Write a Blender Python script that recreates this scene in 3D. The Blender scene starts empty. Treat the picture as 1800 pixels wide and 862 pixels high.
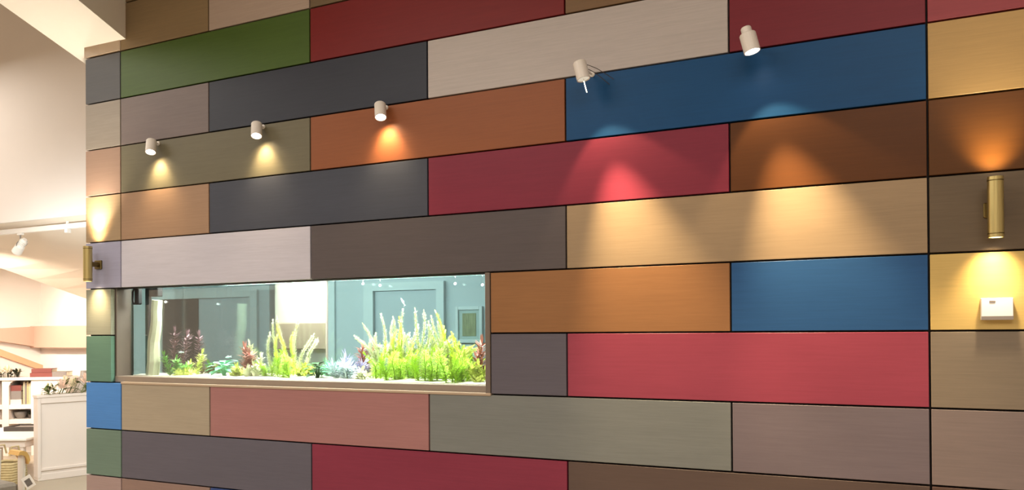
import bpy, bmesh, math, random
from mathutils import Vector, Matrix, Quaternion
random.seed(7)
scene = bpy.context.scene
col = scene.collection
PI = math.pi

# ------------------------------------------------------------------ camera
F, YAW, PITCH, ROLL = 1355.24, .4305, .0068, .0061
CAM = Vector((4.2763, -3.3948, 1.5052))
PCX, PCY = 900.0, 575.02
RM = (Matrix.Rotation(YAW, 3, 'Z') @ Matrix.Rotation(PITCH, 3, 'X') @ Matrix.Rotation(ROLL, 3, 'Y'))
cd = bpy.data.cameras.new('camera'); cam = bpy.data.objects.new('camera', cd); col.objects.link(cam)
cd.sensor_width = 36; cd.lens = F / 1800 * 36; cd.shift_y = (PCY - 431) / 1800
cd.clip_start = .05; cd.clip_end = 100
cam.matrix_world = Matrix.Translation(CAM) @ (RM @ Matrix.Rotation(PI / 2, 3, 'X')).to_4x4()
scene.camera = cam

# ------------------------------------------------------------------ world, view, large lights
scene.view_settings.view_transform = 'Standard'; scene.view_settings.look = 'None'
scene.view_settings.exposure = 0.0; scene.view_settings.gamma = 1.0
scene.view_settings.use_curve_mapping = False
w = bpy.data.worlds.new('world'); scene.world = w; w.use_nodes = True
w.node_tree.nodes['Background'].inputs[0].default_value = (1, .93, .85, 1)
w.node_tree.nodes['Background'].inputs[1].default_value = .05

def area(name, loc, size, power, color, rot=(0, 0, 0), sy=None):
    l = bpy.data.lights.new(name, 'AREA'); l.energy = power; l.color = color
    l.size = size
    if sy: l.shape = 'RECTANGLE'; l.size_y = sy
    o = bpy.data.objects.new(name, l); o.location = loc; o.rotation_euler = rot; col.objects.link(o)
    return o
WARM = (1, .95, .88)
area('ceiling_light', (1.0, -3.8, 4.15), 2.6, 130, WARM)
area('ceiling_light', (5.0, -4.2, 4.15), 2.6, 130, WARM)
area('ceiling_light', (-2.6, -2.6, 4.15), 2.4, 120, WARM)
area('ceiling_light', (-3.9, .0, 4.15), 1.6, 40, WARM)
area('back_room_fill', (-1.2, 2.95, 2.17), 1.2, 34, (1, .92, .82), (math.radians(24), 0, 0), .25)  # added unseen fill, whitens the wall seen through the passage opening
# added fill light hidden above the tank, brightening the partition behind it
area('passage_fill', (-.45, .62, 2.12), 4.6, 92, (.92, .98, 1), (math.radians(62), 0, 0), .12)

# ------------------------------------------------------------------ pixel helpers
def ray(x, y): return RM @ Vector(((x - PCX) / F, 1, -(y - PCY) / F))
def atY(x, y, c):
    d = ray(x, y); return CAM + d * ((c - CAM.y) / d.y)
def atX(x, y, c):
    d = ray(x, y); return CAM + d * ((c - CAM.x) / d.x)
def atZ(x, y, c):
    d = ray(x, y); return CAM + d * ((c - CAM.z) / d.z)
def atD(x, y, d): return CAM + ray(x, y) * d

# ------------------------------------------------------------------ materials
def lin(c):
    return tuple(((v / 255) / 12.92 if v / 255 <= .04045 else ((v / 255 + .055) / 1.055) ** 2.4) for v in c)
def base_mat(name):
    m = bpy.data.materials.new(name); m.use_nodes = True
    return m, m.node_tree, m.node_tree.nodes['Principled BSDF']
def mat(name, rgb, rough=.5, metal=0, noise=.06, scale=20, emit=None, es=0, stretch=(1, 1, 1), bump=0, spec=.5, linear=False, sub=0):
    m, nt, b = base_mat(name)
    c = rgb if linear else lin(rgb)
    tc = nt.nodes.new('ShaderNodeTexCoord'); mp = nt.nodes.new('ShaderNodeMapping'); mp.inputs['Scale'].default_value = stretch
    nz = nt.nodes.new('ShaderNodeTexNoise'); nz.inputs['Scale'].default_value = scale; nz.inputs['Detail'].default_value = 4
    nt.links.new(tc.outputs['Object'], mp.inputs[0]); nt.links.new(mp.outputs[0], nz.inputs['Vector'])
    mx = nt.nodes.new('ShaderNodeMix'); mx.data_type = 'RGBA'
    mx.inputs[6].default_value = (*[max(0, v * (1 - noise * 1.6)) for v in c], 1)
    mx.inputs[7].default_value = (*[min(1, v * (1 + noise * 1.6)) for v in c], 1)
    nt.links.new(nz.outputs['Fac'], mx.inputs[0]); nt.links.new(mx.outputs[2], b.inputs['Base Color'])
    b.inputs['Roughness'].default_value = rough; b.inputs['Metallic'].default_value = metal
    b.inputs['Specular IOR Level'].default_value = spec
    if sub:
        b.inputs['Transmission Weight'].default_value = 0
    if emit:
        b.inputs['Emission Color'].default_value = (*emit, 1); b.inputs['Emission Strength'].default_value = es
    if bump:
        bp = nt.nodes.new('ShaderNodeBump'); bp.inputs['Strength'].default_value = bump; bp.inputs['Distance'].default_value = .004
        nt.links.new(nz.outputs['Fac'], bp.inputs['Height']); nt.links.new(bp.outputs[0], b.inputs['Normal'])
    return m
GAIN = 1.0
def panel_mat(name, rgb):
    """satin laminate with fine horizontal streaks"""
    m, nt, b = base_mat(name)
    c = [min(.95, v * GAIN * g) for v, g in zip(lin(rgb), PAN_LIGHT)]
    tc = nt.nodes.new('ShaderNodeTexCoord'); oi = nt.nodes.new('ShaderNodeObjectInfo')
    ad = nt.nodes.new('ShaderNodeVectorMath'); ad.operation = 'ADD'
    cb = nt.nodes.new('ShaderNodeCombineXYZ')
    mu = nt.nodes.new('ShaderNodeMath'); mu.operation = 'MULTIPLY'; mu.inputs[1].default_value = 37
    nt.links.new(oi.outputs['Random'], mu.inputs[0]); nt.links.new(mu.outputs[0], cb.inputs[0]); nt.links.new(mu.outputs[0], cb.inputs[2])
    nt.links.new(tc.outputs['Object'], ad.inputs[0]); nt.links.new(cb.outputs[0], ad.inputs[1])
    facs = []
    for sc, st in ((1.0, (3, 1, 90)), (1.0, (9, 1, 260)), (1.0, (1.3, 1, 6))):
        mp = nt.nodes.new('ShaderNodeMapping'); mp.inputs['Scale'].default_value = st
        nz = nt.nodes.new('ShaderNodeTexNoise'); nz.inputs['Scale'].default_value = sc; nz.inputs['Detail'].default_value = 3
        nt.links.new(ad.outputs[0], mp.inputs[0]); nt.links.new(mp.outputs[0], nz.inputs['Vector']); facs.append(nz)
    s1 = nt.nodes.new('ShaderNodeMath'); s1.operation = 'ADD'
    nt.links.new(facs[0].outputs['Fac'], s1.inputs[0]); nt.links.new(facs[1].outputs['Fac'], s1.inputs[1])
    s2 = nt.nodes.new('ShaderNodeMath'); s2.operation = 'ADD'
    nt.links.new(s1.outputs[0], s2.inputs[0]); nt.links.new(facs[2].outputs['Fac'], s2.inputs[1])
    mr = nt.nodes.new('ShaderNodeMapRange'); mr.inputs['From Min'].default_value = .9; mr.inputs['From Max'].default_value = 2.1
    mr.inputs['To Min'].default_value = .88; mr.inputs['To Max'].default_value = 1.12
    nt.links.new(s2.outputs[0], mr.inputs['Value'])
    mx = nt.nodes.new('ShaderNodeVectorMath'); mx.operation = 'SCALE'
    mx.inputs[0].default_value = c; nt.links.new(mr.outputs[0], mx.inputs['Scale'])
    nt.links.new(mx.outputs[0], b.inputs['Base Color'])
    b.inputs['Roughness'].default_value = .42; b.inputs['Specular IOR Level'].default_value = .18
    bp = nt.nodes.new('ShaderNodeBump'); bp.inputs['Strength'].default_value = .12; bp.inputs['Distance'].default_value = .001
    nt.links.new(facs[1].outputs['Fac'], bp.inputs['Height']); nt.links.new(bp.outputs[0], b.inputs['Normal'])
    return m
PAN_LIGHT = (1.0, 1.0, 1.0)
def glow(name, c, s):
    m = bpy.data.materials.new(name); m.use_nodes = True; nt = m.node_tree
    nt.nodes.remove(nt.nodes['Principled BSDF']); e = nt.nodes.new('ShaderNodeEmission')
    e.inputs[0].default_value = (*c, 1); e.inputs[1].default_value = s
    nt.links.new(e.outputs[0], nt.nodes['Material Output'].inputs[0]); return m
def glass(name, tint, gloss=1.0, rough=0.0, ior=1.5):
    m = bpy.data.materials.new(name); m.use_nodes = True; nt = m.node_tree
    nt.nodes.remove(nt.nodes['Principled BSDF'])
    t = nt.nodes.new('ShaderNodeBsdfTransparent'); t.inputs[0].default_value = (*tint, 1)
    g = nt.nodes.new('ShaderNodeBsdfGlossy'); g.inputs['Roughness'].default_value = rough
    fr = nt.nodes.new('ShaderNodeFresnel'); fr.inputs[0].default_value = ior
    ml = nt.nodes.new('ShaderNodeMath'); ml.operation = 'MULTIPLY'; ml.inputs[1].default_value = gloss
    mx = nt.nodes.new('ShaderNodeMixShader')
    nt.links.new(fr.outputs[0], ml.inputs[0]); nt.links.new(ml.outputs[0], mx.inputs[0])
    nt.links.new(t.outputs[0], mx.inputs[1]); nt.links.new(g.outputs[0], mx.inputs[2])
    nt.links.new(mx.outputs[0], nt.nodes['Material Output'].inputs[0]); return m

M = {}
M['cream'] = mat('cream_plaster', (224, 214, 205), .8, noise=.015, scale=3)
M['white_wall'] = mat('white_plaster', (236, 226, 216), .8, noise=.015, scale=3)
M['ceil'] = mat('ceiling_paint', (226, 212, 194), .85, noise=.015, scale=3)
M['taupe_shade'] = mat('shaded_plaster', (196, 164, 144), .8, noise=.02, scale=3)  # shade under the ledge put into the plaster colour
M['floor'] = mat('stone_floor', (168, 154, 132), .35, noise=.05, scale=5)
M['joint'] = mat('joint_black', (24, 14, 10), .7)
M['frame'] = mat('taupe_frame', (112, 99, 88), .5, noise=.03)
M['frame_m'] = mat('taupe_sill', (142, 128, 114), .5, noise=.03)
M['frame_l'] = mat('beige_trim', (178, 156, 132), .45, noise=.03)
M['white_metal'] = mat('white_enamel', (226, 218, 208), .4, noise=.02)
M['brass'] = mat('brushed_brass', (206, 190, 130), .28, 1, noise=.12, scale=6, stretch=(40, 40, 1))
M['brass_d'] = mat('brass_dark', (120, 104, 64), .4, 1, noise=.08)
M['black'] = mat('black_plastic', (14, 14, 15), .35, noise=.05)
M['dark'] = mat('dark_wood', (50, 40, 38), .5, noise=.1, stretch=(1, 1, 14), scale=8)
M['grey'] = mat('grey_cable', (70, 62, 58), .5)
M['lens'] = glow('lamp_lens', (1, .93, .8), 9)
M['lens_w'] = glow('lamp_lens_white', (1, .97, .92), 12)
M['lens_soft'] = glow('lamp_lens_low', (1, .86, .66), .7)
M['glass'] = glass('clear_glass', (.985, 1, .995), .3)
M['glass_back'] = glass('teal_back_glass', (.76, .88, .87), .6)
M['water'] = glass('water', (.97, 1, .995), .0)
M['partition'] = mat('pale_grey_plaster', (176, 184, 186), .8, noise=.02, scale=3)
M['casing'] = mat('door_casing_paint', (188, 195, 195), .6, noise=.02)
M['door'] = mat('grey_door_paint', (166, 174, 177), .6, noise=.02)
M['sand'] = mat('white_sand', (235, 232, 215), .9, noise=.12, scale=120, bump=.5)
M['drift'] = mat('pale_driftwood', (176, 176, 146), .8, noise=.18, scale=9, stretch=(6, 6, 1), bump=.4)
M['salmon_shade'] = mat('salmon_shadow', (236, 168, 130), .7, noise=.03)
M['white_lac'] = mat('white_lacquer', (232, 218, 206), .45, noise=.02, scale=4)
M['white_top'] = mat('white_table_top', (244, 238, 228), .3, noise=.01)
M['wood'] = mat('beech_wood', (222, 176, 104), .45, noise=.1, scale=10, stretch=(1, 8, 1))
M['fabric'] = mat('grey_fabric', (150, 140, 128), .9, noise=.1, scale=60)
M['book_red'] = mat('book_red', (122, 62, 54), .6, noise=.06)
M['book_grey'] = mat('book_grey', (128, 118, 112), .6, noise=.06)
M['book_dark'] = mat('book_dark', (70, 62, 56), .6, noise=.06)
M['book_cream'] = mat('book_cream', (196, 178, 146), .7, noise=.06)
M['paper'] = mat('book_pages', (228, 214, 190), .8, noise=.08, scale=30, stretch=(1, 1, 20))
M['rose'] = mat('cream_rose', (244, 226, 188), .6, noise=.06)
M['rose_p'] = mat('blush_rose', (240, 206, 184), .6, noise=.06)
M['leaf'] = mat('bouquet_leaf', (92, 104, 44), .55, noise=.25, scale=30)
M['leaf_d'] = mat('dark_leaf', (52, 54, 36), .55, noise=.2, scale=30)
M['stone_c'] = mat('grey_ceramic', (120, 112, 104), .5, noise=.05)
M['basket'] = mat('basket_straw', (190, 166, 120), .8, noise=.2, scale=40)
M['tagwhite'] = mat('tag_card', (240, 234, 226), .5, noise=.01)
M['tagprint'] = mat('tag_print', (112, 106, 100), .5, noise=.35, scale=60)
M['art'] = mat('picture_print', (126, 128, 92), .6, noise=.5, scale=9, stretch=(6, 6, 1))
M['artmat'] = mat('picture_mount', (158, 172, 168), .7, noise=.03)

# ------------------------------------------------------------------ mesh helpers
def bm_new(): return bmesh.new()
def finish(name, bm, m, parent=None, smooth=False):
    bmesh.ops.recalc_face_normals(bm, faces=bm.faces)
    me = bpy.data.meshes.new(name); bm.to_mesh(me); bm.free()
    if smooth:
        for p in me.polygons: p.use_smooth = True
    if m: me.materials.append(m)
    return link(name, me, parent)
def link(name, me, parent=None):
    o = bpy.data.objects.new(name, me); col.objects.link(o)
    if parent: o.parent = parent
    return o
def box(bm, lo, hi, mtx=None, bevel=0):
    x0, y0, z0 = lo; x1, y1, z1 = hi
    vs = [bm.verts.new(Vector(p)) for p in ((x0, y0, z0), (x1, y0, z0), (x1, y1, z0), (x0, y1, z0), (x0, y0, z1), (x1, y0, z1), (x1, y1, z1), (x0, y1, z1))]
    fs = [bm.faces.new([vs[i] for i in f]) for f in ((0, 3, 2, 1), (4, 5, 6, 7), (0, 1, 5, 4), (1, 2, 6, 5), (2, 3, 7, 6), (3, 0, 4, 7))]
    if bevel:
        es = list({e for f in fs for e in f.edges})
        r = bmesh.ops.bevel(bm, geom=es, offset=bevel, segments=1, affect='EDGES', profile=.5)
        vs = list({v for f in r['faces'] for v in f.verts} | {v for v in vs if v.is_valid})
    if mtx is not None:
        for v in vs: v.co = mtx @ v.co
    return bm
def lathe(bm, prof, seg=24, mtx=None, cap=True):
    """profile of (r, z) turned about z"""
    rings = []
    for r, z in prof:
        ring = []
        for i in range(seg):
            a = 2 * PI * i / seg; v = Vector((r * math.cos(a), r * math.sin(a), z))
            ring.append(bm.verts.new(mtx @ v if mtx is not None else v))
        rings.append(ring)
    for a, b in zip(rings, rings[1:]):
        for i in range(seg): bm.faces.new((a[i], a[(i + 1) % seg], b[(i + 1) % seg], b[i]))
    if cap:
        bm.faces.new(rings[0][::-1]); bm.faces.new(rings[-1])
    return bm
def tube(bm, pts, r, seg=8, r1=None):
    pts = [Vector(p) for p in pts]; rings = []; n = len(pts); ref = None
    for i, p in enumerate(pts):
        t = (pts[min(i + 1, n - 1)] - pts[max(i - 1, 0)]).normalized()
        if ref is None: ref = t.orthogonal().normalized()
        ref = (ref - t * ref.dot(t)).normalized(); bi = t.cross(ref)
        rr = r if r1 is None else r + (r1 - r) * i / (n - 1)
        rings.append([bm.verts.new(p + ref * rr * math.cos(2 * PI * k / seg) + bi * rr * math.sin(2 * PI * k / seg)) for k in range(seg)])
    for a, b in zip(rings, rings[1:]):
        for i in range(seg): bm.faces.new((a[i], a[(i + 1) % seg], b[(i + 1) % seg], b[i]))
    bm.faces.new(rings[0][::-1]); bm.faces.new(rings[-1])
    return bm
def prism(bm, poly, vec):
    a = [bm.verts.new(Vector(p)) for p in poly]; b = [bm.verts.new(Vector(p) + Vector(vec)) for p in poly]
    bm.faces.new(a[::-1]); bm.faces.new(b); n = len(a)
    for i in range(n): bm.faces.new((a[i], a[(i + 1) % n], b[(i + 1) % n], b[i]))
    return bm
def aim(d, up='Y'):
    """matrix turning local -Z onto direction d"""
    return Vector(d).normalized().to_track_quat('-Z', up).to_matrix().to_4x4()
def tag(o, label, cat, group=None):
    o['label'] = label; o['category'] = cat
    if group: o['group'] = group
    return o
def thing(name, loc, label, cat, group=None, rz=0):
    o = bpy.data.objects.new(name, None); o.empty_display_size = .05; col.objects.link(o)
    o.location = loc; o.rotation_euler = (0, 0, rz); return tag(o, label, cat, group)
def struct(name, bm, m, parent=None):
    o = finish(name, bm, m, parent)
    if not parent: o['kind'] = 'structure'
    return o
def spot(name, parent, loc, d, power, color, angle, blend, r=.012):
    l = bpy.data.lights.new(name, 'SPOT'); l.energy = power; l.color = color
    l.spot_size = math.radians(angle); l.spot_blend = blend; l.shadow_soft_size = r
    o = bpy.data.objects.new(name, l); col.objects.link(o); o.parent = parent
    o.matrix_local = Matrix.Translation(loc) @ aim(d); return o

# ------------------------------------------------------------------ room shell
XL, YB, HC = -5.832, 3.4, 4.75          # left wall, back wall, ceiling
XR, YF = 8.5, -7.0
struct('floor', box(bm_new(), (XL - .1, YF - .1, -.1), (XR + .1, YB + .1, 0)), M['floor'])
struct('ceiling', box(bm_new(), (XL - .1, YF - .1, HC), (XR + .1, YB + .1, HC + .1)), M['ceil'])
struct('wall_left', box(bm_new(), (XL - .1, YF, 0), (XL, YB, HC)), M['white_wall'])
struct('wall_back', box(bm_new(), (XL - .1, YB, 0), (XR + .1, YB + .1, HC)), M['white_wall'])
struct('wall_right', box(bm_new(), (XR, YF, 0), (XR + .1, YB, HC)), M['cream'])
struct('wall_front', box(bm_new(), (XL - .1, YF - .1, 0), (XR + .1, YF, HC)), M['cream'])
# hanging bulkhead wall behind the panels, open underneath
BZ = 2.587
struct('wall_bulkhead', box(bm_new(), (XL, 1.3, BZ), (XR, 1.36, HC)), M['cream'])
# sloped ceiling of the back office
bm = bm_new()
far = [(XL, atX(0, 460, XL).z + .05), (-5.83, 2.42), (-4.948, 1.99), (-4.2, 1.98), (XR, 1.98)]
near = [(XL, BZ + .02), (-5.83, BZ + .02), (-4.948, BZ + .02), (-4.2, BZ + .02), (XR, BZ + .02)]
fa = [Vector((XL, YB, 2.46)), Vector((-4.948, YB, 1.977)), Vector((-4.0, YB, 2.13)), Vector((XR, YB, 2.13))]
na = [Vector((XL, 1.33, BZ)), Vector((-4.948, 1.33, BZ)), Vector((-4.0, 1.33, BZ)), Vector((XR, 1.33, BZ))]
NS = 6
lo = [[bm.verts.new(n.lerp(f, t / NS)) for t in range(NS + 1)] for n, f in zip(na, fa)]
hi = [[bm.verts.new(n.lerp(f, t / NS) + Vector((0, 0, .08))) for t in range(NS + 1)] for n, f in zip(na, fa)]
for i in range(3):
    for t in range(NS):
        bm.faces.new((lo[i][t], lo[i + 1][t], lo[i + 1][t + 1], lo[i][t + 1]))
        bm.faces.new((hi[i][t], hi[i][t + 1], hi[i + 1][t + 1], hi[i + 1][t]))
struct('ceiling_sloped', bm, M['ceil'])
# ledge beam and tapering left wedge, shade under the ledge put into their taupe
bm = box(bm_new(), (XL, YB - .16, 1.332), (XR, YB, 1.622), bevel=.01)
struct('trim_1', bm, M['taupe_shade'])
bm = bm_new()
prism(bm, [(XL, 3.3, 1.345), (XL, 3.3, 1.618), (XL, 2.2, 1.56), (XL, 2.2, 1.53)], (.1, 0, 0))
struct('trim_2', bm, M['taupe_shade'])
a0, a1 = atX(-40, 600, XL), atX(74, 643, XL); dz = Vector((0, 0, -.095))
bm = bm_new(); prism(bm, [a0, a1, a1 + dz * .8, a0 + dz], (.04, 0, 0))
struct('trim_3', bm, M['salmon_shade'])  # added board, slanting pink shadow on the left wall put into its colour
# sloping soffit duct over the left end of the panel wall
sd = -ray(1043, 747); sd = sd / -sd.y                     # runs towards the room (per metre of -y)
L = 1.75
p0, p1 = Vector((-.505, 0.03, 3.372)), Vector((.038, 0.03, 3.366))
q0, q1 = p0 + sd * L, p1 + sd * L
p0, p1 = p0 - sd * .45, p1 - sd * .06
bm = bm_new()
v = [bm.verts.new(p) for p in (p0, p1, q1, q0)]
u = [bm.verts.new(Vector((p.x, p.y, HC))) for p in (p0, p1, q1, q0)]
bm.faces.new(v); bm.faces.new(u)
for i in range(4): bm.faces.new((v[i], v[(i + 1) % 4], u[(i + 1) % 4], u[i]))
struct('ceiling_duct', bm, M['white_top'])  # whiter than the cream plaster, light on the soffit put into the colour
struct('trim_4', box(bm_new(), (-.335, -.004, 3.306), (.0, .06, 3.385), bevel=.003), M['frame_l'])

# ------------------------------------------------------------------ the panel wall
W, H, GAP, TH = .75, .3, .008, .03
X0, X1 = -.325, 4.825
TX0, TX1, TZ0, TZ1 = -.089, 2.572, 1.204, 1.798            # opening for the fish tank
bm = bm_new()
box(bm, (X0 + .004, TH, 0), (TX0, .1, 3.31)); box(bm, (TX0, TH, 0), (TX1, .1, TZ0)); box(bm, (TX0, TH, TZ1), (TX1, .1, HC))
box(bm, (TX1, TH, 0), (X1 - .004, .1, HC)); 
wall = struct('wall_center', bm, M['joint'])
C_ = {'brown': (95, 70, 42), 'tan': (134, 107, 84), 'slate_w': (106, 99, 92), 'green': (78, 92, 48), 'red': (112, 44, 40),
      'tan2': (118, 88, 54)}
ROWS = {
 11: [(0, 1, (133, 112, 82), 'brown'), (1, 2, (169, 150, 135), 'tan'), (2, 4, (112, 95, 71), 'khaki'), (4, 6, (71, 70, 76), 'slate grey'), (6, 9, (153, 128, 106), 'tan')],
 12: [(0, 2, (133, 112, 82), 'brown'), (2, 4, (142, 85, 62), 'rust'), (4, 6, (71, 90, 55), 'green'), (6, 9, (112, 90, 71), 'brown')],
 13: [(0, 6, (122, 106, 100), 'taupe'), (6, 9, (122, 106, 100), 'taupe')],
 10: [(-1, 0, (84, 84, 86), 'slate grey'), (0, 2, (71, 93, 40), 'moss green'), (2, 4, (116, 33, 32), 'brick red'), (4, 6, (120, 93, 65), 'tan'), (6, 9, (142, 64, 69), 'red')],
 9: [(-1, 0, (151, 142, 131), 'beige'), (0, 1, (117, 105, 102), 'mauve taupe'), (1, 3, (54, 57, 66), 'charcoal'), (3, 5, (182, 173, 168), 'pale greige'), (5, 6, (117, 38, 47), 'dark red'), (6, 9, (148, 66, 71), 'red')],
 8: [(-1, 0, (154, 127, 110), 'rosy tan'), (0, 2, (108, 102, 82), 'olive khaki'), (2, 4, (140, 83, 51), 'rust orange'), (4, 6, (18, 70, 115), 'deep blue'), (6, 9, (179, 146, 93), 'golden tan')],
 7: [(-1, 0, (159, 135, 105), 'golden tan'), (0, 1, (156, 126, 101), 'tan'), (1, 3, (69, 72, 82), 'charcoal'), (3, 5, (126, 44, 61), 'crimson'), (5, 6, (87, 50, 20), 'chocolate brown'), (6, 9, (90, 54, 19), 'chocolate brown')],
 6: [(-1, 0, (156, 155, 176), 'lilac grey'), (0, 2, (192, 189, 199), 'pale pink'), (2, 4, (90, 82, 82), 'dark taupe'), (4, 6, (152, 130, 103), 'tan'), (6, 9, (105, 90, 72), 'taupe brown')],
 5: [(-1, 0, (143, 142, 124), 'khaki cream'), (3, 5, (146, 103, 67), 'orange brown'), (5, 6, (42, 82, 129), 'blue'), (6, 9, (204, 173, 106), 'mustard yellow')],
 4: [(-1, 0, (97, 129, 111), 'green'), (3, 4, (97, 92, 100), 'grey taupe'), (4, 6, (152, 66, 82), 'bright red'), (6, 9, (133, 119, 102), 'taupe')],
 3: [(-1, 0, (79, 133, 199), 'sky blue'), (0, 1, (166, 153, 133), 'tan'), (1, 3, (162, 115, 112), 'terracotta pink'), (3, 5, (123, 125, 121), 'olive grey'), (5, 6, (118, 106, 110), 'mauve taupe'), (6, 9, (133, 118, 113), 'taupe')],
 2: [(-1, 0, (110, 131, 117), 'green'), (0, 2, (98, 94, 104), 'slate purple'), (2, 4, (133, 53, 71), 'crimson'), (4, 6, (94, 78, 71), 'dark brown'), (6, 9, (98, 76, 67), 'brown')],
 1: [(-1, 0, (168, 144, 138), 'blush taupe'), (0, 1, (144, 119, 109), 'tan'), (1, 3, (59, 78, 130), 'blue'), (3, 5, (153, 128, 106), 'tan'), (5, 6, (114, 49, 56), 'red'), (6, 9, (122, 106, 100), 'taupe')],
 0: [(-1, 0, (102, 95, 100), 'grey taupe'), (0, 2, (122, 101, 87), 'brown'), (2, 4, (81, 80, 87), 'charcoal'), (4, 6, (153, 128, 106), 'tan'), (6, 9, (98, 76, 67), 'brown')],
}
pm, pmesh = {}, {}
def kx(k): return X0 if k == -1 else (X1 if k == 9 else k * W)
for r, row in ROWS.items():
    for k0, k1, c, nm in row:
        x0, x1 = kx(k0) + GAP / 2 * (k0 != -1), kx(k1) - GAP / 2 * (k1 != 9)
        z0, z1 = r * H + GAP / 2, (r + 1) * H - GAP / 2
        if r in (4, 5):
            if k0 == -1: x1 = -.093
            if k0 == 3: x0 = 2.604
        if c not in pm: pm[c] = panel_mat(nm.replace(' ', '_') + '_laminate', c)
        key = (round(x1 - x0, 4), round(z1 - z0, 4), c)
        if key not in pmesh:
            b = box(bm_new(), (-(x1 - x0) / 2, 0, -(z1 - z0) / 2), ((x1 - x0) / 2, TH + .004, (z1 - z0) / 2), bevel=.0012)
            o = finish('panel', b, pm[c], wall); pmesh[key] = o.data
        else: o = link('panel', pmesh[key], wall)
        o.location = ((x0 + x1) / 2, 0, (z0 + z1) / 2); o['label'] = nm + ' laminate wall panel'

# frame of the tank opening, set back between the panels
fr = struct('trim_5', box(bm_new(), (TX0 - .002, TH, TZ0), (TX0 + .012, .155, TZ1), bevel=.001), M['frame'])
struct('trim_6', box(bm_new(), (TX0, TH - .004, TZ0 - .002), (TX1 + .03, .125, TZ0 + .036), bevel=.002), M['frame_m'])
struct('trim_7', box(bm_new(), (TX1, -.002, TZ0 - .002), (TX1 + .027, .12, TZ1 + .001), bevel=.002), M['frame'])
struct('trim_8', box(bm_new(), (0.0, -.005, TZ0 - .012), (TX1 + .03, TH, TZ0 + .002), bevel=.002), M['frame_l'])

# ------------------------------------------------------------------ wall spotlights
def wall_spot(x, z, off, d, label, r=.03, h=.085, power=6, angle=60, blend=1, lens='lens', cap=False, wires=False, pull=False, color=(1, .76, .44), spill=4, tilt=None):
    t = thing('wall_spotlight', (x, 0, z), label, 'spotlight', 'white spotlights along the panel wall')
    R = Matrix.Translation((0, -off, 0)) @ aim(d)
    b = lathe(bm_new(), [(r * .93, h / 2), (r, h / 2 - .003), (r, -h / 2 + .004), (r * 1.02, -h / 2), (r * .9, -h / 2), (r * .9, -h / 2 + .006)], 28, R, cap=False)
    top = lathe(b, [(.001, h / 2), (r * .93, h / 2)], 28, R, cap=False)
    finish('body', b, M['white_metal'], t, False)
    b = lathe(bm_new(), [(.0005, -h / 2 + .005), (r * .9, -h / 2 + .004)], 28, R, cap=False); finish('lens', b, M[lens], t)
    s = (R @ Vector((0, 0, h / 2 - .012)))
    b = tube(bm_new(), [(s.x, s.y + r * .6, s.z), (s.x * .5, -.02, h / 2 - .012), (0, .004, h / 2 - .012)], .005, 10); finish('arm', b, M['white_metal'], t)
    b = lathe(bm_new(), [(.013, 0), (.013, .006), (.010, .008)], 18, Matrix.Translation((0, .001, h / 2 - .012)) @ Matrix.Rotation(PI / 2, 4, 'X')); finish('mount_plate', b, M['white_metal'], t)
    if cap:
        b = lathe(bm_new(), [(r * .62, h / 2 - .001), (r * .64, h / 2 + .002), (r * .64, h / 2 + .024), (r * .55, h / 2 + .028)], 24, R); finish('cap', b, M['white_metal'], t)
    if wires:
        for dx, dzv in ((.105, -.026), (.085, -.032)):
            a = R @ Vector((.008, 0, h / 2 - .004 if dx > .1 else h / 2 - .02)); e = Vector((dx, -.006, a.z + dzv - .02))
            m_ = (a + e) / 2 + Vector((0, 0, .012)); b = tube(bm_new(), [a, a.lerp(m_, .6) + Vector((0, 0, .002)), m_, m_.lerp(e, .5) + Vector((0, 0, .001)), e], .0016, 6); finish('cable', b, M['grey'], t)
    if pull:
        a = R @ Vector((0, 0, -h / 2 + .002)); e = R @ Vector((0.003, 0, -h / 2 - .062)); b = tube(bm_new(), [a, e], .0015, 8); finish('pull_rod', b, M['white_metal'], t)
    e_ = R @ Vector((0, 0, -h / 2 - .004))
    d2 = d if tilt is None else (.03, tilt, d[2])
    spot('spot_lamp', t, e_, d2, power, color, angle, blend)
    spot('spill_lamp', t, e_, d2, spill, color, 80 if tilt is None else 120, .25 if tilt is None else 1)
    return t
DN = (.28, -.34, -1)
wall_spot(.335, 2.648, .055, DN, 'small white wall spotlight on the khaki panel under the mauve taupe panel', power=11, angle=84, spill=3, tilt=.42)
wall_spot(1.168, 2.653, .055, DN, 'small white wall spotlight on the khaki panel under the charcoal panel', power=11, angle=84, spill=3, tilt=.42)
wall_spot(2.0, 2.656, .055, DN, 'small white wall spotlight on the rust orange panel', power=11, angle=84, spill=3, tilt=.42)
wall_spot(3.134, 2.668, .15, (.25, 0, -1), 'white wall spotlight with a thin pull rod above the blue panel', h=.082, power=265, angle=47, blend=.85, spill=13, lens='lens_soft', wires=True, pull=True)
wall_spot(3.857, 2.675, .15, (.25, 0, -1), 'tilted white wall spotlight with top cap on the dark red panel', h=.078, r=.033, power=265, angle=47, blend=.85, spill=13, lens='lens_w', cap=True)

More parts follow.
